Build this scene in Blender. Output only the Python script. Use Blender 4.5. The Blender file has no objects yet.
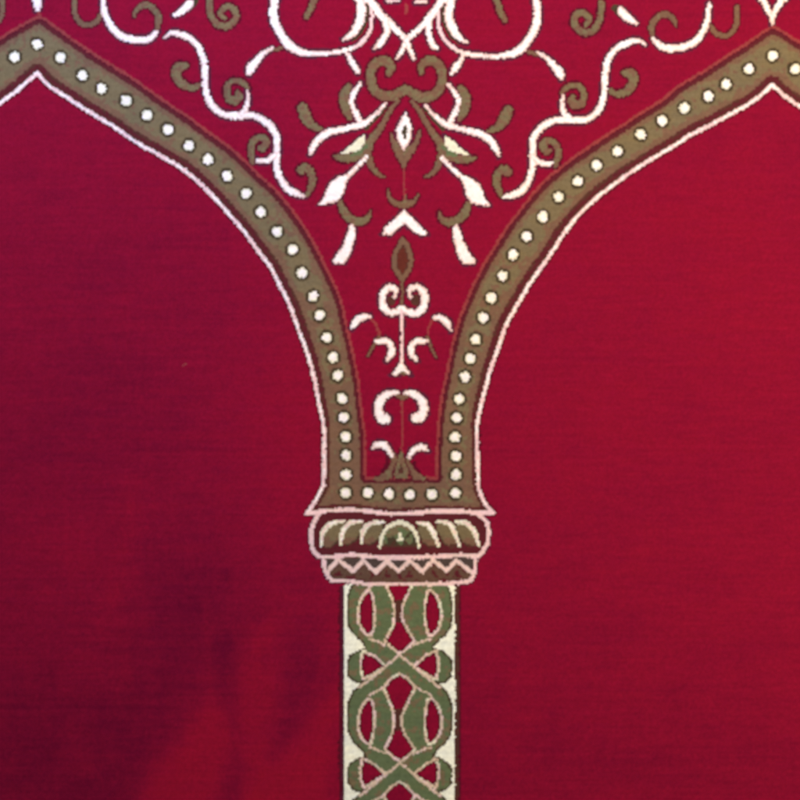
# Close-up of a woven prayer carpet: crimson cut pile with an arch, capital and column woven in.
# Every cell of the carpet is one tuft of yarn (1.6 mm pitch); 1 mm in the scene = 1 unit of the drawing.
import bpy, math
import numpy as np

rng = np.random.default_rng(7)
C = bpy.context.scene.collection
PITCH = 1.6
X0, X1, Y0, Y1 = -152.0, 952.0, -152.0, 952.0
NX = int(round((X1 - X0) / PITCH)); NY = int(round((Y1 - Y0) / PITCH))

# ------------------------------------------------------------------ noise helpers
def grid_noise(cw, ch, nx, ny, seed):
    """smooth value noise sampled on ny x nx points, feature size cw x ch drawing units"""
    r = np.random.default_rng(seed)
    gx = int((X1 - X0) / cw) + 4; gy = int((Y1 - Y0) / ch) + 4
    g = r.uniform(-1, 1, (gy, gx))
    u = np.linspace(0, (X1 - X0) / cw, nx); v = np.linspace(0, (Y1 - Y0) / ch, ny)
    iu = u.astype(int); iv = v.astype(int)
    fu = u - iu; fv = v - iv
    fu = fu * fu * (3 - 2 * fu); fv = fv * fv * (3 - 2 * fv)
    a = g[np.ix_(iv, iu)]; b = g[np.ix_(iv, iu + 1)]; c = g[np.ix_(iv + 1, iu)]; d = g[np.ix_(iv + 1, iu + 1)]
    return (a * (1 - fu) + b * fu) * (1 - fv)[:, None] + (c * (1 - fu) + d * fu) * fv[:, None]

# tuft centres, with the slight unevenness of hand-guided rows
cx = X0 + (np.arange(NX) + .5) * PITCH
cy = Y0 + (np.arange(NY) + .5) * PITCH
CX, CY = np.meshgrid(cx, cy)
CX = CX + rng.normal(0, .20, (NY, 1)) + grid_noise(26, 20, NX, NY, 3) * .45
CY = CY + rng.normal(0, .22, (1, NX)) + grid_noise(22, 26, NX, NY, 4) * .45

# ------------------------------------------------------------------ yarns
YARNS = ['crimson', 'shadow_red', 'ivory', 'rose', 'olive', 'taupe', 'maroon', 'brick', 'moss', 'umber', 'green', 'cream', 'blush', 'charcoal', 'sepia', 'rust', 'chalk', 'sand', 'bark']
Y = {n: i for i, n in enumerate(YARNS)}
MAT = np.zeros((NY, NX), np.int16)             # yarn of every tuft
PART = np.zeros((NY, NX), np.int32)            # part of every tuft (0 = pile field)
PARTS = [('pile_field', None, None)]           # (name, parent part index or None, label)

def new_part(name, parent=None, label=None):
    PARTS.append((name, parent, label)); return len(PARTS) - 1

def paint(mask, sl, yarn, part):
    MAT[sl][mask] = Y[yarn]
    if part is not None: PART[sl][mask] = part

def window(xa, ya, xb, yb):
    i0 = max(0, int((xa - X0) / PITCH) - 3); i1 = min(NX, int((xb - X0) / PITCH) + 4)
    j0 = max(0, int((ya - Y0) / PITCH) - 3); j1 = min(NY, int((yb - Y0) / PITCH) + 4)
    return (slice(j0, max(j1, j0)), slice(i0, max(i1, i0)))

# ------------------------------------------------------------------ drawing helpers
def smooth_path(pts, step=.8):
    p = np.array([list(q) + [2.0] * (3 - len(q)) for q in pts], float)
    if len(p) == 2: ext = np.vstack([2 * p[0] - p[1], p, 2 * p[1] - p[0]])
    else: ext = np.vstack([2 * p[0] - p[1], p, 2 * p[-1] - p[-2]])
    out = []
    for k in range(1, len(ext) - 2):
        a, b, c, d = ext[k - 1:k + 3]
        n = max(2, int(np.hypot(*(c - b)[:2]) / step))
        t = np.linspace(0, 1, n, endpoint=False)[:, None]
        out.append(.5 * ((2 * b) + (c - a) * t + (2 * a - 5 * b + 4 * c - d) * t ** 2 + (3 * b - a - 3 * c + d) * t ** 3))
    out.append(ext[-2][None])
    r = np.vstack(out); r[:, 2] = np.maximum(r[:, 2], .6)
    return r

def stroke_dist(path, pad=6):
    """signed distance to a stroke of changing width (negative inside), on a window"""
    w = path[:, 2].max() / 2 + pad
    sl = window(path[:, 0].min() - w, path[:, 1].min() - w, path[:, 0].max() + w, path[:, 1].max() + w)
    gx = CX[sl]; gy = CY[sl]
    d = np.full(gx.shape, 1e9)
    for x, y, ww in path:
        np.minimum(d, np.hypot(gx - x, gy - y) - ww / 2, out=d)
    return sl, d

def poly_dist(poly, pad=6):
    p = np.array(poly, float)[:, :2]
    sl = window(p[:, 0].min() - pad, p[:, 1].min() - pad, p[:, 0].max() + pad, p[:, 1].max() + pad)
    gx = CX[sl]; gy = CY[sl]
    inside = np.zeros(gx.shape, bool); d = np.full(gx.shape, 1e9)
    n = len(p)
    for k in range(n):
        ax, ay = p[k]; bx, by = p[(k + 1) % n]
        c = ((ay > gy) != (by > gy))
        with np.errstate(divide='ignore', invalid='ignore'):
            xi = (bx - ax) * (gy - ay) / (by - ay if by != ay else 1e-9) + ax
        inside ^= c & (gx < xi)
        L2 = (bx - ax) ** 2 + (by - ay) ** 2 + 1e-9
        t = np.clip(((gx - ax) * (bx - ax) + (gy - ay) * (by - ay)) / L2, 0, 1)
        np.minimum(d, np.hypot(gx - ax - t * (bx - ax), gy - ay - t * (by - ay)), out=d)
    return sl, np.where(inside, -d, d)

def halo(sl, d, yarn, width):
    """a fine outline row of darker yarn in the field round a motif"""
    m = (d < width) & (d >= 0) & (PART[sl] == 0)
    MAT[sl][m] = Y[yarn]

HALO = {'ivory': ('sepia', 2.6), 'rose': ('sepia', 1.8), 'olive': ('shadow_red', 2.2), 'taupe': ('shadow_red', 1.6), 'cream': ('sepia', 2.6)}

MIXA = grid_noise(7, 6, NX, NY, 31) * .6 + grid_noise(2.6, 2.6, NX, NY, 32) * .8
def blend(sl, d, yarn):
    """neighbouring yarns mixed in: tan ends among the olive, pink ends along the edge of the white"""
    if yarn == 'ivory': MAT[sl][(d < 0) & (d > -1.6) & (MIXA[sl] > -.3)] = Y['blush']
    if yarn == 'olive': MAT[sl][(d < 0) & (MIXA[sl] > .12)] = Y['taupe']
    if yarn == 'taupe': MAT[sl][(d < 0) & (MIXA[sl] > .55)] = Y['olive']

def shape_stroke(pts, yarn, part, h=True, edge=None):
    path = smooth_path(pts)
    if yarn == 'ivory': path[:, 2] *= .92
    if path[:, 1].min() < 0 and path[0, 1] < 200:      # the ornament runs on past the top of the view
        ref = path.copy(); ref[:, 1] = -6 - ref[:, 1]
        path = np.vstack([path, ref])
    sl, d = stroke_dist(path)
    if h and yarn in HALO: halo(sl, d, *HALO[yarn])
    paint(d < 0, sl, yarn, part); blend(sl, d, yarn)
    if edge: paint((d < 0) & (d > -1.5), sl, edge, part)

def shape_poly(pts, yarn, part, h=True):
    sl, d = poly_dist(pts)
    if h and yarn in HALO: halo(sl, d, *HALO[yarn])
    paint(d < 0, sl, yarn, part); blend(sl, d, yarn)

def flip(pts):
    """the facing motif: mirrored about the carpet's (slightly leaning) centre line"""
    out = []
    for q in pts:
        x, y = q[0], q[1]
        x2 = 2 * (405.3 - .005 * y) - x
        y2 = y + .0178 * (1 - y / 400) * (x2 - x)
        out.append((x2, y2) + tuple(q[2:]))
    return out

# ================================================================== 1. the arch band
white_line = [(0,103),(20,88.5),(37,73),(50,86),(80,106),(110,124.5),(140,144),(160,155.5),(180,167.5),(198,182),(220,204),(240,227),(252,242),
    (263,257),(272,270),(280,286),(290,306),(298,328),(304,345),(309,360),(313,374),(316,386),(320,408),(324,426),(324,450),(323.5,486),(316,500),(307,513.5)]
white_right = [(493,513),(484,502),(478,488),(477,450),(477,428),(480,410),(486,386),(490,372),(496,355),(506,326),(518,304),(530,284),(550,254),(567,229),(592,202),
    (620,180),(650,160),(680,142),(692,134),(724,118),(752,102),(772,85),(784,96),(800,107)]
thin_left = [(0,38),(38,17),(44,18.5),(80,45),(120,70.5),(160,98),(172,106),(210,133),(240,156),(260,176),(284,200),(303,226),(316,248),(328,272),(340,300),(348,332),
    (355,364),(359,386),(362,416),(364.5,440),(365,478)]
thin_right = [(437.5,478),(437.5,450),(440.5,410),(446,376),(454,340),(462,314),(474,284),(490,254),(514,218),(540,186),(568,162),(600,140),(632,119),(660,101),(680,86),
    (720,61),(768,29),(774,27),(800,43)]
def mirror_x(pts, ax, dy=0):
    return [(2 * ax - x, y + dy) for x, y in pts]
# beyond the view the arcade simply goes on: the next arch sides mirror these
wl = [p for p in mirror_x(white_line, 37)[::-1] if p[0] > -240 and p[0] < 0] + white_line
wr = white_right + [p for p in mirror_x(white_right, 772) [::-1] if p[0] > 800]
tl = [p for p in mirror_x(thin_left, 40)[::-1] if p[0] < 0] + thin_left
tr = thin_right + [p for p in mirror_x(thin_right, 771)[::-1] if p[0] > 800]
def dense(pts, w, sharp=()):
    """smooth curve, kept pointed at the listed vertices"""
    segs = []; cur = []
    for p in pts:
        cur.append((p[0], p[1], w))
        if p in sharp: segs.append(cur); cur = [(p[0], p[1], w)]
    if len(cur) > 1: segs.append(cur)
    return np.vstack([smooth_path(s, 1.2) for s in segs])
WL = dense(wl, 0, [(37,73),(323.5,486)]); WR = dense(wr, 0, [(772,85),(478,488)])
TL = dense(tl, 0, [(38,17),(44,18.5)]); TR = dense(tr, 0, [(768,29),(774,27)])
base_line = smooth_path([(307,513.5,0),(330,510.5,0),(362,510.5,0),(390,513.5,0),(415,513,0),(440,511,0),(475,512.5,0),(493,513,0)])
OUT = np.vstack([WL, base_line, WR]); INN = np.vstack([TL, smooth_path([(365,478,0),(400,478,0),(437.5,478,0)]), TR])

band = new_part('arch_band')
edge_out = new_part('edging', band); edge_in = new_part('inner_edging', band)
loop = np.vstack([OUT[:, :2], INN[::-1, :2]])
def line_dist(P):
    """distance from every tuft to a sampled line, in strips to save time"""
    d = np.full(CX.shape, 1e9)
    for k in range(0, len(P), 8):
        q = P[k:k + 9]
        sl = window(q[:, 0].min() - 32, q[:, 1].min() - 32, q[:, 0].max() + 32, q[:, 1].max() + 32)
        dd = d[sl]
        for x, y in q[:, :2]: np.minimum(dd, np.hypot(CX[sl] - x, CY[sl] - y), out=dd)
        d[sl] = dd
    return d
def inside_poly(p):
    ins = np.zeros(CX.shape, bool); n = len(p)
    for k in range(n):
        ax, ay = p[k]; bx, by = p[(k + 1) % n]
        if ay == by: continue
        j0 = max(0, int((min(ay, by) - Y0) / PITCH) - 2); j1 = min(NY, int((max(ay, by) - Y0) / PITCH) + 3)
        if j1 <= j0: continue
        gy = CY[j0:j1]; gx = CX[j0:j1]
        ins[j0:j1] ^= ((ay > gy) != (by > gy)) & (gx < (bx - ax) * (gy - ay) / (by - ay) + ax)
    return ins
din = line_dist(INN[:, :]); dout = line_dist(OUT[:, :])
ins = inside_poly(loop)
mixn = grid_noise(9, 7, NX, NY, 11) * .6 + grid_noise(3.2, 3.2, NX, NY, 12) * .7
low = np.clip((CY - 180) / 260, 0, 1)
ALL = (slice(None), slice(None))
paint(ins, ALL, 'olive', band)
paint(ins & (mixn > .62 - low * 1.0), ALL, 'taupe', band)
narrow = np.where(CY > 425, 5.6, 9.4 - np.clip((CY - 330) / 95, 0, 1) * 2.8)
paint(ins & (dout < narrow + 5.5 + mixn * 3), ALL, 'taupe', band)
paint(ins & (din < 11 + mixn * 3), ALL, 'taupe', band)
paint(ins & (dout < narrow + mixn * .6), ALL, 'maroon', band)
paint(ins & (dout < narrow) & (dout > narrow - 2.6) & (mixn > .1), ALL, 'umber', band)
paint(ins & (dout < 3.6), ALL, 'umber', band)
paint(ins & (din < 6.8 - low * 1.8), ALL, 'maroon', band)
paint(ins & (din < 2.6), ALL, 'shadow_red', band)
m = (din < 1.4) & (PART == 0) | (ins & (din < 1.4)); paint(m, ALL, 'brick', edge_in)
halo_m = (dout < 3.8) & (PART == 0); MAT[halo_m] = Y['shadow_red']
paint(dout < 1.95, ALL, 'rose', edge_out)
paint((dout < 1.0) & (mixn > -.05), ALL, 'ivory', edge_out)

beads = [(-8,72),(14.5,56.5),(37,44),(60.5,57.5),(82.5,75.5),(101.5,88.5),(126,100.5),(147,115),(168,129),(189,145.8),(208.3,159.3),(227,176),(246,193),(260.7,212),(277,231.5),
    (292,249.7),(302,272.7),(313,296),(320,315),(327,337.5),(333,357.5),(337.7,375.5),(342,398),(344,417),(346,436.5),(346,455),(346,474.5),(346,493),
    (367.5,492.6),(389,493.5),(410,495),(432,494.5),(455.5,493.2),(456,474.5),(456,456),(455,437.5),(457,418),(459.5,399),(465,376.5),(470,358.5),(476,339.5),(483.5,317.5),
    (491.5,298),(503,276),(513,254.5),(527,236),(543,217),(559,197),(578,181.5),(597,165),(618,151.5),(640.5,134),(662,120.5),(684,108),(708,96.5),(726,84),(749,69),(772.5,56),(795,69)]
for bx, by in beads + mirror_x(beads[4:13], 37) + mirror_x(beads[-14:-2], 772.5):
    if not (X0 + 8 < bx < X1 - 8): continue
    sl = window(bx - 9, by - 9, bx + 9, by + 9)
    r = np.hypot(CX[sl] - bx, (CY[sl] - by) * .97)
    paint(r < 7.7, sl, 'moss', band)
    b = new_part('bead', band)
    paint(r < 4.9 + mixn[sl] * .35, sl, 'ivory', b)
    paint((r > 3.4) & (r < 4.9) & (mixn[sl] > -.4), sl, 'cream', b)

# ================================================================== 2. the capital
cap = new_part('capital')
torus = [(320,513),(314,522),(311,532),(311,543),(313,551),(318,556),(323,557),(350,555),(375,557),(400,558),(430,556.5),(460,555),(479,556),(485,549),(488,543),(488.5,531),
    (486,521),(478,514)]
cuff = [(323.5,557),(324.5,567),(327,575),(332,580.5),(346,581),(365,584),(400,584.5),(440,583.5),(460,582.5),(470,580.5),(474.5,573),(475.5,562),(476,556)]
sl, d = poly_dist(torus + [(440,511),(362,511)]); paint(d < 0, sl, 'maroon', cap)
sl, d = poly_dist(cuff); paint(d < 0, sl, 'maroon', cap); paint((d < 0) & (mixn[sl] > -.25), sl, 'bark', cap)
left_g = [[(320.5,546.5),(322.5,534),(331,524),(344,521)],[(340.5,544),(343,531.5),(350,523.5),(362,521)],[(361,543.5),(363,531.5),(370,523.5),(383,521.5)]]
right_g = [[(418,522.5),(427,524.5),(433,532),(438.5,546)],[(436.5,522.5),(447.5,523),(453.5,531),(459.5,546.5)],[(456,522.5),(466,523.5),(474,531.5),(479,545.5)]]
def gadroon(pts, side):
    g = new_part('gadroon', cap)
    p = np.array(pts)
    body = [tuple(p[0]), tuple(p[1]), tuple(p[2]), tuple(p[3])] + [tuple(p[3] + (side * 1, 7)), tuple((p[3] * .55 + p[0] * .45) + (side * 5, 9)), tuple(p[0] + (side * 9, 2))]
    if side < 0:
        q = p[::-1]
        body = [tuple(q[0]), tuple(q[1]), tuple(q[2]), tuple(q[3])] + [tuple(q[3] + (-1, 7)), tuple((q[3] * .55 + q[0] * .45) + (-5, 9)), tuple(q[0] + (-9, 2))]
    sl, d = poly_dist(body); paint(d < 0, sl, 'moss', g); yy = CY[sl] + mixn[sl] * 3
    paint((d < -1.2) & (yy < 538), sl, 'olive', g); paint((d < -1.2) & (yy > 538) & (yy < 545), sl, 'taupe', g); paint((d < 0) & (yy > 545), sl, 'umber', g)
    w = [2.8, 4.9, 4.9, 3.0] if side > 0 else [3.0, 4.9, 4.9, 2.8]
    shape_stroke([(x, y, ww) for (x, y), ww in zip(pts, w)], 'cream', g, h=False)
    shape_stroke([(x + side * .3, y - .4, ww * .45) for (x, y), ww in zip(pts, w)], 'ivory', g, h=False)
for g in left_g: gadroon(g, 1)
for g in right_g: gadroon(g, -1)
fan = new_part('fan', cap)
sl, d = poly_dist([(380,547),(384,533),(392,525),(400,523),(409,526),(415,534),(419,547)]); paint(d < 0, sl, 'green', fan)
paint((d < 0) & (np.abs(CX[sl] - 400) + (CY[sl] - 536) * .5 > 6) & (mixn[sl] > -.1), sl, 'moss', fan); paint((d < 0) & (mixn[sl] < -.35), sl, 'olive', fan)
paint((d < 0) & (CY[sl] > 545), sl, 'umber', fan)
shape_poly([(400,531),(403.5,541),(396.5,541)], 'cream', fan, h=False)
shape_stroke([(390,546,2),(396,540,1.6)], 'umber', fan, h=False); shape_stroke([(410,546,2),(404,540,1.6)], 'umber', fan, h=False)
shape_stroke([(379.5,547,2.8),(383,533,4),(391,525,4.2),(400,522.5,4),(409,525.5,4.2),(415.5,533,4),(419.5,547,2.8)], 'cream', fan, h=False)
zz = new_part('zigzag', cap)
zig = [(326.5,573),(337.5,559),(352.5,571.5),(363,560.5),(375,572),(386.5,561),(398.5,571),(409.5,560.5),(422.5,571),(433,560),(446,570),(456.5,560),(471,572)]
sl, d = poly_dist(zig + [(476,557),(400,559),(324,558)]); paint(d < 0, sl, 'charcoal', zz)
for k in range(1, len(zig), 2):
    x, y = zig[k]
    sl, d = poly_dist([(x, y + 5), (x + 9, y + 15), (x + 5, y + 19), (x - 5, y + 19), (x - 9, y + 15)]); paint(d < 0, sl, 'bark', cap)
    sl, d = poly_dist([(x, y + 9), (x + 5, y + 17), (x - 5, y + 17)]); paint((d < 0) & (mixn[sl] > -.1), sl, 'maroon', cap)
for a, b in zip(zig[:-1], zig[1:]):
    shape_stroke([(a[0], a[1], 4.0), (b[0], b[1], 4.4)], 'blush', zz, h=False)
ol = new_part('outline', cap)
for pts in (torus + [torus[0]], cuff):
    path = np.vstack([smooth_path([(a[0], a[1], 4.2), (b[0], b[1], 4.2)]) for a, b in zip(pts[:-1], pts[1:])])
    if pts is not cuff: path = path[np.logical_or(path[:, 1] > 514, np.abs(path[:, 0] - 400) > 78)]
    sl, d = stroke_dist(path); halo(sl, d, 'sepia', 1.6); paint(d < 0, sl, 'rose', ol); paint((d < -1.0) & (mixn[sl] > -.1), sl, 'blush', ol)
path = base_line.copy(); path[:, 2] = 4.2
sl, d = stroke_dist(path); paint(d < 0, sl, 'rose', edge_out); paint((d < -1.1) & (mixn[sl] > -.2), sl, 'blush', edge_out)

# ================================================================== 3. the column
col = new_part('column_shaft'); rib = new_part('interlaced_ribbon', col); trim = new_part('edging', col)
colm = (CX > 344.2) & (CX < 454.6) & (CY > 585)
paint(colm, ALL, 'chalk', trim)
K = 1 / 5.714
def P(lst, k): return [(330 + a * K, 570 + b * K + 108.1 * k) for a, b in lst]
def Pm(lst, k): return [(330 + (796 - a) * K, 570 + b * K + 108.1 * k) for a, b in lst]
lobe = [(398,-160),(300,-110),(180,20),(165,42),(130,75),(102,135),(95,200),(95,270),(103,325),(135,375),(185,420),(200,445),(150,462),(112,490),(97,520),(93,560),(99,605),(130,640),(185,655),(398,560)]
ell_l = [(222,122),(196,148),(180,180),(167,235),(168,280),(182,330),(205,360),(226,370),(238,340),(246,280),(247,230),(240,170),(232,135)]
tri_l = [(192,470),(250,500),(308,548),(250,585),(196,615),(184,575),(182,520)]
hour = [(398,-17),(440,10),(478,55),(450,110),(420,170),(404,215),(403,270),(420,320),(450,365),(476,405),(440,440),(400,468),(360,440),(322,402),(345,360),(368,310),(373,260),(372,215),(360,165),(335,105),(316,55),(350,12)]
colsel = colm
for k in range(0, 4):
    for F in (P, Pm):
        sl, d = poly_dist(F(lobe, k)); m = (d < 0) & colsel[sl]; paint(m, sl, 'green', rib)
        paint(m & (mixn[sl] > .35), sl, 'olive', rib)
        paint(m & (d > -2.0) & (np.abs(CX[sl] - 399.4) > 18), sl, 'moss', rib)
def cut(path):
    sl, d = stroke_dist(path); m = (d < 0) & colsel[sl] & (PART[sl] == rib); paint(m, sl, 'sand', rib); paint(m & (d > -.75) & (mixn[sl] > 0), sl, 'blush', rib)
for k in range(0, 4):
    for F in (P, Pm):
        for a in (ell_l, tri_l):
            sl, d = poly_dist(F(a, k)); m = (d < 2.7) & (d >= 0) & colsel[sl]; paint(m, sl, 'sand', rib); paint(m & (mixn[sl] > .2), sl, 'blush', rib); paint(m & (mixn[sl] < -.45), sl, 'cream', rib)
            m = (d < 0) & colsel[sl]; paint(m, sl, 'crimson', 0); paint(m & (d > -1.7), sl, 'shadow_red', 0)
        for ln in ([(222,396),(268,408),(316,428)], [(222,95),(262,78),(306,50)]):
            q = F(ln, k); cut(smooth_path([(x, y, 2.3) for x, y in q]))
        q = F([(400,482),(325,545),(245,612),(166,672)], k); cut(smooth_path([(x, y, 2.6) for x, y in q]))
    hh = P(hour, k)
    sl, d = poly_dist(hh); m = (d < 2.6) & (d >= 0) & colsel[sl]; paint(m, sl, 'sand', rib); paint(m & (mixn[sl] > .2), sl, 'blush', rib); paint(m & (mixn[sl] < -.45), sl, 'cream', rib)
    m = (d < 0) & colsel[sl]; paint(m, sl, 'crimson', 0); paint(m & (d > -1.5), sl, 'shadow_red', 0)
    nk = m & (np.abs(CX[sl] - 398.5) < 3.6); paint(nk & (np.abs(CY[sl] - (570 + 238 * K + 108.1 * k)) < 11), sl, 'umber', 0)
# its two straight margins
paint((np.abs(CX - 345.6) < 1.5) & (CY > 585), ALL, 'chalk', trim)
paint((np.abs(CX - 453.6) < 1.3) & (CY > 585), ALL, 'chalk', trim)
MAT[(CX > 454.9) & (CX < 458.6) & (CY > 585) & (PART == 0)] = Y['umber']
MAT[(CX > 458.6) & (CX < 460.4) & (CY > 585) & (PART == 0)] = Y['shadow_red']
MAT[(CX > 341.4) & (CX < 344.2) & (CY > 585) & (PART == 0)] = Y['sepia']
MAT[(CX > 338.6) & (CX < 341.4) & (CY > 585) & (PART == 0)] = Y['shadow_red']

# ================================================================== 4. the ornament in the spandrel
def motif(name, items, both=True, label=None):
    """one woven motif = one part; items: (kind, yarn, points)"""
    for side in ((0, 1) if both else (0,)):
        p = new_part(name, None, label)
        for kind, yarn, pts in items:
            q = flip(pts) if side else pts
            (shape_stroke if kind == 's' else shape_poly)(q, yarn, p)

S = 's'; G = 'p'
# olive curls and tendrils first: the white vines run over them
motif('curl', [(S,'olive',[(199,85,5),(192,88,6),(182,84,8),(176.5,75,9),(179,67,10),(186,66,6)])])
motif('curl', [(S,'olive',[(248,88,4),(242,82,5.5),(232,81,5.5),(226.5,88,6),(228,98,7),(234,101,8.5),(239,96,7),(237,92,4.5)])])
motif('curl', [(S,'olive',[(253,162,5),(251,150,6),(254,140.5,6),(262,137,6),(266.5,142,7),(263,148,7),(259,147,4)])])
motif('curl', [(S,'olive',[(307,195,4),(311.5,184,6.5),(311.5,174,7.5),(306,167.5,8),(300,170,7),(302,173,4)])])
motif('curl', [(S,'olive',[(209,-4,6),(211,14,6),(218,25,6.5),(228,26,6.5),(236,18,6.5),(234,9,6),(226,7,6),(220.5,14,5),(225,18.5,4)])])
motif('curl', [(S,'taupe',[(134,16,3),(138,9,5),(146,5,6),(155,11,6),(158.5,20,6),(157,30,4)])])
motif('curl', [(S,'taupe',[(74,-4,5),(74,12,5),(80,22.5,5),(88,25,5),(96,22,5),(100,15,4)])])
motif('tendril', [(S,'olive',[(315,-5,6),(311,8,6),(306,17,5)])])
motif('tendril', [(S,'olive',[(302,108,10),(305,116,11),(310,124,8),(320,129.5,4.5)])])
p = new_part('curl'); shape_stroke([(1,-4,5),(2,10,5),(-1,20,4),(-10,26,4)], 'taupe', p)
motif('vine', [(S,'ivory',[(165,37,2.5),(172,33,5),(184,36,6.5),(196,44,6.5),(203,58,6.5),(205,76,6.5),(206,92,6.5),(212,106,7),(224,115,7),(240,116,8),(254,116,7),(268,124,7.5),
    (276,136,7),(277,152,7),(276.5,166,6.5),(280,178,7),(288,189,7.5),(298,194,6),(305,196,2.5)]),
    (S,'ivory',[(241,114,6),(246,108,5.5),(247.8,98,4.5),(246.5,91,2.5)]), (S,'ivory',[(276,154,6),(269,160,6),(260,161,5),(257,159,3)])])
motif('vine', [(S,'ivory',[(102,-6,5),(104,12,6),(112,28,7),(124,37,8),(140,40,8),(150,38,7),(157,31,4)])])
motif('loop', [(S,'rose',[(352,49,4),(362,42,4),(370,30,3.6),(372,16,3.2),(370,0,3)]),
    (S,'ivory',[(275,-6,8),(273,10,8.5),(274.5,22,8.5),(281,35,8),(290,46,9),(301,52,7),(315,53.5,5.2),(330,53,5),(341,51.5,5),(352,49,4)])])
motif('crescent', [(S,'moss',[(366,-4,2.6),(367.5,14,2.8),(362,31,2.6),(352,42,2)]), (S,'ivory',[(358,-5,8),(361.5,8,9),(360.5,19,9),(355,31,8),(347.5,38,5),(343,40,2.5)])])
motif('drop', [(S,'ivory',[(346.5,53,3),(350.5,60.5,5.5),(355.5,67.5,6.8),(358,72,4)])])
motif('leaf', [(S,'taupe',[(269,51,3.4),(276,49.5,3.4),(282,48,3)]), (S,'ivory',[(248.5,74,4),(250.5,68,9),(256.5,61,7.5),(263,53.5,4.8),(272,48.5,3.2)])])
motif('leaf', [(S,'moss',[(190,8,4),(196,0,6)]), (S,'ivory',[(190,3,8),(182.5,10,8.5),(174,15.5,3.5)])])
# the white stems that cross on the centre line
p = new_part('crossed_stem')
for pts in ([(367,-5,8),(380.6,14.6,8),(390,23,7),(399,32.5,6),(406,40.6,6)], [(446,-5,8),(431,16,8),(419,29,6),(407,39,6)], [(406,40,6),(402.5,50,5),(397.5,58,4)], [(406.5,40,6),(409.5,50,5),(413.5,58.5,4)],
    [(385,20,8),(386.5,32,7),(381,42,7),(374,48.5,3)], [(428,22,8),(428.5,34,6),(432.5,45,6),(437.5,48.7,3)]): shape_stroke(pts, 'ivory', p)
p = new_part('drop'); shape_stroke([(387,1,3.5),(398,1,3)], 'ivory', p)
p = new_part('drop'); shape_stroke([(415,2,3),(426,1.5,4)], 'ivory', p)
p = new_part('drop'); shape_stroke([(406,5,3),(406,13,3)], 'brick', p)
# leaf cluster under each volute
motif('leaf_spray', [(S,'taupe',[(398,101,4),(391,109,4.5),(384,121,5),(377,132,6.5),(369,142,8)]),
    (S,'moss',[(386,107,3),(376,118,4),(366,128,4)]),
    (S,'olive',[(334,156,3),(344,158,8),(356,156,9),(366,150,10),(369,142,8)]), (S,'green',[(352,155,3),(361,151,5),(366,146,4)]),
    (S,'taupe',[(367,152,8),(368.5,158,7),(372,167,6),(378,174,4),(384,176.5,2)]),
    (S,'olive',[(349,86,6),(344.5,96,10),(345.5,108,9),(350,118,5)]),
    (S,'ivory',[(361,83,3.5),(354,93,5),(351.5,102,5),(355,112,6),(360,122,6)]),
    (S,'ivory',[(385,104,3),(376,114,4),(363,123.5,6.5),(348,128,6),(329,132.5,7.5),(318,139.5,7.5),(312.5,148,6),(310,154,3)]),
    (G,'cream',[(365,134),(364.5,143),(360,149),(352,152.5),(340,153),(350,146),(357,139)])])
motif('bud', [(S,'olive',[(340,202,5),(344,212,8),(351,219.5,8),(360,221.5,8),(367.5,218,5),(370,211.5,2)]),
    (S,'ivory',[(366.5,157,4.5),(358,166,4.5),(349,175,5.5)]),
    (G,'ivory',[(352,172),(346,174.5),(337,177),(330,183),(326,190),(324,197),(318.5,204.5),(330,204),(338,201),(343,194),(346,183)])])
motif('drop', [(G,'ivory',[(351,223),(355.5,228),(354.5,240),(350.5,254),(344.5,263.5),(334,263),(333,260),(340,250),(345,240),(348,230)])])
# the olive volutes
p = new_part('volute')
for pts in ([(388,74,5),(391,67,8),(385,60.5,9),(376.5,62,9),(371.5,70,9),(371,80,9),(374.5,89.5,9),(382,95,10),(392,96,10),(400,92,9),(405,88.5,8)],
            [(421,72,5),(421,66.5,7),(428,61,9),(436,62.5,9),(441.5,70,9),(442.5,80,9),(439,90,9),(430,96,10),(420,96.5,10),(411,92,9),(405,88.5,8)]): shape_stroke(pts, 'olive', p)
shape_poly([(405,83),(409,90),(401,90)], 'olive', p)
# diamond flower on the centre line
p = new_part('diamond_flower')
shape_stroke([(391,133,2),(393.5,142,4.5),(398,152,7),(403,161,7)], 'taupe', p); shape_stroke([(420,130,2),(416,142,5),(409.5,152,7),(403.5,161,7)], 'taupe', p)
shape_stroke([(403.5,158,7),(403.5,168,3)], 'taupe', p)
shape_poly([(405.5,112),(409.5,121),(412,129),(410.5,139),(404,150.5),(397,138.5),(395.7,129),(400,121)], 'ivory', p)
shape_stroke([(404.6,127,3.5),(404.6,132,5.2),(404.3,138,2.5)], 'moss', p, h=False)
shape_stroke([(396.5,141,2),(401,149,2.4),(404,153,2.2),(409,146,2)], 'olive', p, h=False)
p = new_part('stem'); shape_stroke([(403.5,168,2.4),(404,184,2.2),(404.7,200,2.4)], 'brick', p)
p = new_part('calyx'); shape_stroke([(388,189,1.5),(390.4,200,4),(398,204,6),(405,204.5,8),(413,202.5,5),(418.5,195,1.8)], 'taupe', p); shape_stroke([(405,196,2),(405,204,4)], 'olive', p)
p = new_part('chevron'); shape_poly([(403.4,209.5),(408,214),(415,220),(422,227.5),(428,234.5),(421,235),(412,230.5),(404,223),(398,229),(390,235),(381,233.5),(385,227),(396,217)], 'ivory', p)
p = new_part('lozenge')
sl, d = poly_dist([(403,236),(408,243),(412,252),(414,260),(412,269),(407,277),(402,283),(397,277),(392.5,269),(391,260),(393,251),(398,242)])
halo(sl, d, 'shadow_red', 1.5); paint(d < 0, sl, 'taupe', p); paint(d < -4.6, sl, 'umber', p); paint(d < -6, sl, 'rust', p)
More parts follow.
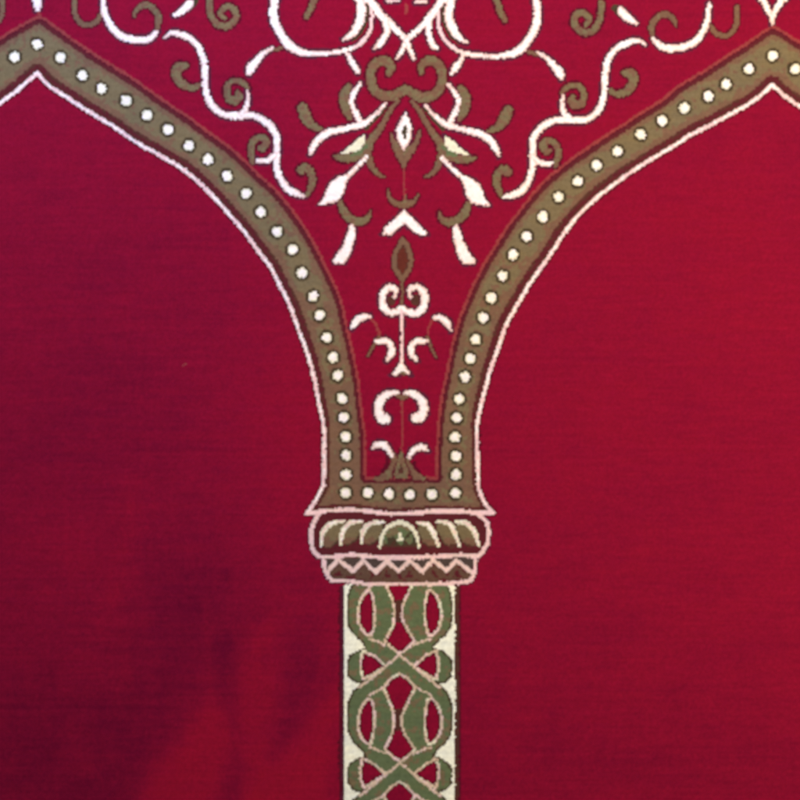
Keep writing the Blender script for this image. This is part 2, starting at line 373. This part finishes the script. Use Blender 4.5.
p = new_part('scroll_pair'); shape_stroke([(402,283,3),(402,304,2.6)], 'taupe', p)
shape_stroke([(394,297,3.5),(395.5,292,4.5),(394,288,6),(388,287.5,7),(382.5,295,8),(383.5,306,8),(389.5,312.5,7.5),(397,312,7),(402,308,7)], 'ivory', p)
shape_stroke([(410.5,297,3.5),(409,292,4.5),(411,288,6),(419,287.5,7),(424.5,295,8),(423.5,307,8),(416.5,313,7.5),(408,312,7),(402,308,7)], 'ivory', p)
for ex in (391.2, 415.8):
    sl = window(ex - 5, 290, ex + 5, 310); m = (np.hypot(CX[sl] - ex, (CY[sl] - 300.5) * .75) < 4.2) & (PART[sl] == 0); MAT[sl][m] = Y['umber']
p = new_part('stem'); shape_stroke([(402,312,4),(402,335,2.8),(402,364,3)], 'rose', p)
shape_poly([(402,360),(406.5,368),(411.5,375.5),(404.5,373),(398,376),(391,375),(397,368)], 'ivory', p); shape_stroke([(399,375,2),(402,372.5,3),(405,374.5,2)], 'olive', p, h=False)
for pts_t, pts_t2, w1, w2 in (([(370,317,2),(376,325,2.4),(380,336,3)], [(380,337,3),(375,344,3),(368,356,1.8)], [(352,328.5,3),(357,321,7),(364,317,6.4),(370.5,316.5,3)], [(377,341.5,5),(386,340.5,6.4),(391,346,7),(391,354,7),(386.5,361,3)]),
                              ([(433,319,2),(428,329,2.4),(428,338,3)], [(428,338,3),(431,347,2.6),(436,358,1.8)], [(451,330,3),(447.5,322.5,7),(440,317.5,6.4),(434,318,3)], [(426.5,341.5,5),(416.5,341.5,6.4),(411.5,348,7),(412,355.5,6.5),(417,360.5,3)])):
    p = new_part('sprig'); shape_stroke(pts_t, 'brick', p); shape_stroke(pts_t2, 'taupe', p); shape_stroke(w1, 'ivory', p); shape_stroke(w2, 'ivory', p)
p = new_part('comma_pair')
shape_stroke([(402,397,2.5),(402,420,1.6),(402,452,1.8)], 'brick', p)
shape_stroke([(398,392.5,4),(388.5,393.5,7),(381,400,9),(378.5,409,10),(382,418,10.5),(386,418.5,10.5)], 'ivory', p)
shape_stroke([(404.5,392.5,4),(414,393.5,7),(421.5,400,9),(424,409,10),(420.5,417.5,10.5),(416,418,10.5)], 'ivory', p)
shape_stroke([(398,396,4),(402,397,5),(406,396,4)], 'taupe', p)
p = new_part('palmette')
shape_stroke([(387,458,2),(386.5,465,3.5),(382,471,4)], 'shadow_red', 0); shape_stroke([(414,461,2),(415.5,468,3.5),(420,472,3.5)], 'shadow_red', 0)
shape_stroke([(388,450,4),(393,457,6),(394.5,465,7.5),(390,473,8.5),(381,478,6.5),(374,479,3)], 'taupe', p); shape_stroke([(411,455,3.5),(407.5,461,5),(409.5,469,7),(415,475.5,7.5),(424,479,4)], 'taupe', p)
shape_poly([(401,451),(405,459),(408.5,479),(394,479),(397.5,460)], 'olive', p); shape_poly([(401,464),(404,474),(398,474)], 'umber', p)
shape_stroke([(397,461,1.4),(394,470,2.2),(392,478,2)], 'maroon', p); shape_stroke([(405.5,461,1.4),(409,470,2.2),(411.5,478,2)], 'maroon', p)
shape_stroke([(373.5,448,3),(378,444.5,7),(386,446.5,7),(392,456,4.5)], 'ivory', p); shape_stroke([(428,451,3),(422.5,447,7),(414.5,450,6.5),(409,457.5,4)], 'ivory', p)
for x, y, n in ((185, 364.5, 2.4),):      # a fleck of undyed lint in the pile
    sl = window(x - 1, y - 1, x + 1, y + 1); MAT[sl][(np.abs(CX[sl] - x) < n) & (np.abs(CY[sl] - y) < .85)] = Y['brick']
# finials over the arch points
p = new_part('finial'); shape_stroke([(37.5,-5,10),(37.3,3,9),(37.3,10,5)], 'ivory', p); shape_stroke([(38,12,3),(40,17,3)], 'brick', p)
p = new_part('finial'); shape_stroke([(761,-5,6.5),(766,6,6.5),(771.5,17,5)], 'ivory', p); shape_stroke([(785,-5,6.5),(778,6,6.5),(772.5,17,5),(772,24,3.5)], 'ivory', p)

# ================================================================== 5. pile height and lie of the nap
VX = np.linspace(X0, X1, NX + 1); VY = np.linspace(Y0, Y1, NY + 1)
GX, GY = np.meshgrid(VX, VY)
h = np.zeros((NY, NX)); h[PART > 0] = .35
h[np.isin(MAT, [Y['sepia'], Y['shadow_red']])] = -.25
pad = np.pad(h, 1, mode='edge')
HV = (pad[:-1, :-1] + pad[1:, :-1] + pad[:-1, 1:] + pad[1:, 1:]) / 4
HV = HV + rng.normal(0, .05, HV.shape) + rng.normal(0, .05, (NY + 1, 1))
gyy, gxx = np.gradient(HV, PITCH)
def blob(x, y, rx, ry, deg=0):
    a = math.radians(deg); u = (GX - x) * math.cos(a) + (GY - y) * math.sin(a); v = -(GX - x) * math.sin(a) + (GY - y) * math.cos(a)
    return np.exp(-(u / rx) ** 2 - (v / ry) ** 2)
# brushed nap, also tilted to shade the field: + leans to lamp, - darkens
def streak(pts, amp, soft):
    """a stroke brushed into the nap (by a hand, a foot, a broom)"""
    global nap
    p = smooth_path(pts, 3); d = np.full(GX.shape, 1e9)
    for x, y, w_ in p: np.minimum(d, np.hypot(GX - x, GY - y) - w_ / 2, out=d)
    d = d + wob * soft
    nap = nap + amp / (1 + np.exp(np.clip(d / (soft * .5), -30, 30)))
def patch(poly, amp, soft):
    global nap
    sl, dd = poly_dist(poly, 40); d = np.full(CX.shape, 99.0); d[sl] = dd
    d = np.pad(d, ((0, 1), (0, 1)), mode='edge') + wob * soft
    nap = nap + amp / (1 + np.exp(np.clip(d / (soft * .5), -30, 30)))
gn = lambda a, b, sd: grid_noise(a, b, NX + 1, NY + 1, sd)
wob = gn(14, 14, 41) * .5 + gn(6, 9, 42) * .5
nap = gn(190, 150, 21) * .10 + gn(60, 46, 22) * .07 + gn(18, 14, 23) * .05 + gn(9, 30, 28) * .035
nap += gn(34, 2.4, 24) * .075 + gn(110, 4.5, 25) * .05 + gn(5, 4, 26) * .045 + gn(2.4, 26, 27) * .035
nap += .36 / (1 + np.exp(-(GX - 330) / 45)) - .11 - .12 / (1 + np.exp(-(GY - 540) / 60))  # shading shaped into the normals: left side and bottom made darker
nap += -.16 * blob(40, 780, 60, 90) - .14 * blob(120, 420, 110, 160) + .12 * blob(280, 350, 60, 110) + .10 * blob(300, 420, 40, 90) + .10 * blob(60, 540, 60, 60)
nap += -.13 * blob(485, 730, 34, 150) - .12 * blob(690, 760, 230, 110) + .08 * blob(640, 260, 140, 90) + .08 * blob(580, 440, 90, 90)
streak([(190, 600, 40), (170, 670, 56), (132, 735, 62), (112, 800, 50)], -.22, 26)
patch([(136, 815), (150, 778), (178, 742), (198, 714), (214, 704), (228, 712), (232, 740), (221, 770), (216, 815)], .50, 9)
streak([(272, 622, 8), (260, 650, 20), (256, 680, 26), (257, 715, 26), (253, 750, 22), (250, 800, 12)], .38, 10)
streak([(222, 640, 14), (226, 695, 10), (237, 735, 8), (240, 768, 14), (228, 808, 18)], -.20, 8)
streak([(310, 630, 26), (303, 690, 36), (290, 735, 24), (277, 758, 8)], -.26, 11)
patch([(238, 815), (262, 772), (286, 756), (306, 724), (330, 694), (338, 690), (336, 815)], .48, 10)
streak([(334, 770, 8), (326, 812, 16)], -.30, 8)
streak([(136, 495, 14), (122, 555, 20), (112, 615, 10)], .28, 16)
streak([(70, 520, 20), (62, 560, 16)], .14, 22)
streak([(70, 728, 14), (84, 765, 18)], .16, 9)
streak([(204, 600, 5), (208, 650, 5), (211, 695, 7)], .16, 5)
streak([(560, 620, 12), (548, 700, 20), (560, 790, 10)], -.07, 16)
streak([(640, 560, 20), (655, 640, 26), (640, 730, 16)], .06, 18)
LX, LY = .85, -.52
NRM = np.stack([LX * nap - gxx * .55 + rng.normal(0, .035, GX.shape), LY * nap + gyy * .55 + rng.normal(0, .035, GX.shape) + rng.normal(0, .014, (NY + 1, 1)), np.ones_like(GX)], -1)
NRM /= np.linalg.norm(NRM, axis=-1, keepdims=True)
PX = GX + rng.normal(0, .16, GX.shape); PY = GY + rng.normal(0, .16, GX.shape)
VERT = np.stack([(PX - 400) / 1000, (400 - PY) / 1000, HV / 1000 + .012], -1).reshape(-1, 3)
NRM = NRM.reshape(-1, 3)

# ================================================================== 6. yarn materials
RGB = {'crimson': (.232, .0032, .0252), 'shadow_red': (.095, .004, .016), 'ivory': (.94, .85, .84), 'rose': (.84, .57, .58), 'olive': (.175, .132, .072), 'taupe': (.180, .098, .062),
    'maroon': (.100, .015, .021), 'brick': (.27, .045, .046), 'moss': (.060, .043, .024), 'umber': (.085, .030, .022), 'green': (.118, .152, .072), 'cream': (.78, .74, .56), 'blush': (.80, .58, .54),
    'charcoal': (.075, .052, .046), 'sepia': (.095, .014, .034), 'rust': (.115, .024, .016), 'chalk': (.93, .93, .76), 'sand': (.66, .50, .37), 'bark': (.115, .062, .042)}
def yarn_material(name, rgb):
    m = bpy.data.materials.new(name + '_yarn'); m.use_nodes = True
    nt = m.node_tree; N = nt.nodes; L = nt.links; N.clear()
    out = N.new('ShaderNodeOutputMaterial'); b = N.new('ShaderNodeBsdfPrincipled')
    tc = N.new('ShaderNodeTexCoord')
    # every tuft took the dye a little differently
    sn = N.new('ShaderNodeVectorMath'); sn.operation = 'SNAP'; sn.inputs[1].default_value = (.0016, .0016, 1)
    L.new(tc.outputs['Object'], sn.inputs[0])
    wn = N.new('ShaderNodeTexWhiteNoise'); wn.noise_dimensions = '3D'; L.new(sn.outputs[0], wn.inputs['Vector'])
    # slow drift of the dye lot along the rows (abrash)
    mp = N.new('ShaderNodeMapping'); mp.inputs['Scale'].default_value = (9, 90, 1); L.new(tc.outputs['Object'], mp.inputs['Vector'])
    nz = N.new('ShaderNodeTexNoise'); nz.inputs['Scale'].default_value = 3.0; nz.inputs['Detail'].default_value = 4; L.new(mp.outputs[0], nz.inputs['Vector'])
    a1 = N.new('ShaderNodeMath'); a1.operation = 'MULTIPLY_ADD'; a1.inputs[1].default_value = .20; a1.inputs[2].default_value = .90; L.new(wn.outputs['Value'], a1.inputs[0])
    a2 = N.new('ShaderNodeMath'); a2.operation = 'MULTIPLY_ADD'; a2.inputs[1].default_value = .34; a2.inputs[2].default_value = .83; L.new(nz.outputs['Fac'], a2.inputs[0])
    mu = N.new('ShaderNodeMath'); mu.operation = 'MULTIPLY'; L.new(a1.outputs[0], mu.inputs[0]); L.new(a2.outputs[0], mu.inputs[1])
    vm = N.new('ShaderNodeVectorMath'); vm.operation = 'SCALE'; vm.inputs[0].default_value = rgb; L.new(mu.outputs[0], vm.inputs['Scale'])
    L.new(vm.outputs[0], b.inputs['Base Color'])
    b.inputs['Roughness'].default_value = .9; b.inputs['Specular IOR Level'].default_value = .03
    b.inputs['Sheen Weight'].default_value = .05; b.inputs['Sheen Roughness'].default_value = .5
    b.inputs['Sheen Tint'].default_value = (1, .75, .85, 1)
    # loose fibre ends
    fz = N.new('ShaderNodeTexNoise'); fz.inputs['Scale'].default_value = 900; fz.inputs['Detail'].default_value = 2; L.new(tc.outputs['Object'], fz.inputs['Vector'])
    bp = N.new('ShaderNodeBump'); bp.inputs['Strength'].default_value = .25; bp.inputs['Distance'].default_value = .0004
    L.new(fz.outputs['Fac'], bp.inputs['Height']); L.new(bp.outputs['Normal'], b.inputs['Normal'])
    L.new(b.outputs[0], out.inputs['Surface'])
    return m
MATS = [yarn_material(n, RGB[n]) for n in YARNS]

# ================================================================== 7. one mesh per part
root = bpy.data.objects.new('prayer_carpet', None); C.objects.link(root)
root['label'] = 'crimson woven prayer carpet with an olive beaded arch standing on a green interlaced column'
root['category'] = 'carpet'
II, JJ = np.meshgrid(np.arange(NX), np.arange(NY))
Q = np.stack([(JJ + 1) * (NX + 1) + II, (JJ + 1) * (NX + 1) + II + 1, JJ * (NX + 1) + II + 1, JJ * (NX + 1) + II], -1)
built = {}
order = np.argsort(PART.ravel(), kind='stable'); sp = PART.ravel()[order]
for k, (name, parent, label) in enumerate(PARTS):
    a, b = np.searchsorted(sp, [k, k + 1])
    cells = order[a:b]
    if len(cells) < 2: continue
    quads = Q.reshape(-1, 4)[cells]; mats = MAT.ravel()[cells]
    used, inv = np.unique(quads, return_inverse=True); inv = inv.reshape(-1, 4)
    co = VERT[used]; nr = NRM[used]
    nr = np.stack([nr[:, 0], -nr[:, 1], nr[:, 2]], -1) if False else nr
    n4 = inv
    if k == 0:                                  # the cut edge of the carpet, well outside the view
        ring = np.concatenate([np.arange(NX + 1), (np.arange(1, NY + 1)) * (NX + 1) + NX, NY * (NX + 1) + np.arange(NX - 1, -1, -1), np.arange(NY - 1, 0, -1) * (NX + 1)])
        r_in = np.searchsorted(used, ring); ok = (r_in < len(used)) & (used[np.minimum(r_in, len(used) - 1)] == ring)
        low_v = VERT[ring].copy(); low_v[:, 2] = 0
        base = len(co); co = np.vstack([co, low_v]); nr = np.vstack([nr, np.tile([0, 0, 1.0], (len(ring), 1))])
        nxt = np.roll(np.arange(len(ring)), -1); good = ok & ok[nxt]
        sk = np.stack([r_in, r_in[nxt], base + nxt, base + np.arange(len(ring))], -1)[good]
        n4 = np.vstack([inv, sk]); mats = np.concatenate([mats, np.zeros(len(sk), mats.dtype)])
    um, mi = np.unique(mats, return_inverse=True)
    me = bpy.data.meshes.new(name)
    me.vertices.add(len(co)); me.vertices.foreach_set('co', co.astype(np.float32).ravel())
    me.loops.add(n4.size); me.loops.foreach_set('vertex_index', n4.astype(np.int32).ravel())
    me.polygons.add(len(n4)); me.polygons.foreach_set('loop_start', np.arange(0, n4.size, 4, dtype=np.int32))
    for q in um: me.materials.append(MATS[int(q)])
    me.update(calc_edges=True)
    me.polygons.foreach_set('material_index', mi.astype(np.int32).ravel())
    me.polygons.foreach_set('use_smooth', np.ones(len(n4), bool))
    me.update()
    me.normals_split_custom_set_from_vertices(nr.tolist())
    o = bpy.data.objects.new(name, me); C.objects.link(o)
    o.parent = built[parent] if parent is not None and parent in built else root
    if label: o['label'] = label
    built[k] = o

# ================================================================== 8. camera, light, air
cam = bpy.data.cameras.new('camera'); co = bpy.data.objects.new('camera', cam); C.objects.link(co)
co.location = (0, 0, 2.012); cam.sensor_width = 36; cam.lens = 36 * 2.0 / .8; cam.clip_end = 50; cam.clip_start = .05
cam.dof.use_dof = True; cam.dof.focus_distance = 1.898; cam.dof.aperture_fstop = 1.7
bpy.context.scene.camera = co

def area(name, loc, size, watts, col):
    l = bpy.data.lights.new(name, 'AREA'); l.shape = 'RECTANGLE'; l.size, l.size_y = size; l.energy = watts; l.color = col
    o = bpy.data.objects.new(name, l); C.objects.link(o); o.location = loc
    d = o.location.copy(); o.rotation_euler = d.to_track_quat('Z', 'Y').to_euler()
    return o
area('lamp_light', (2.3, .45, 1.2), (.8, .8), 94, (1.0, .81, .53))
area('cool_fill', (-.45, 1.0, .85), (.6, .6), 18, (.58, .70, 1.0))  # unseen cool fill, added to tint the upper left bluish
w = bpy.data.worlds.new('World'); bpy.context.scene.world = w; w.use_nodes = True
bg = w.node_tree.nodes['Background']; bg.inputs[0].default_value = (.80, .86, 1.0, 1); bg.inputs[1].default_value = .06
sc = bpy.context.scene
sc.view_settings.view_transform = 'Standard'; sc.view_settings.look = 'None'; sc.view_settings.exposure = .10; sc.view_settings.gamma = 1
sc.cycles.filter_width = 1.9
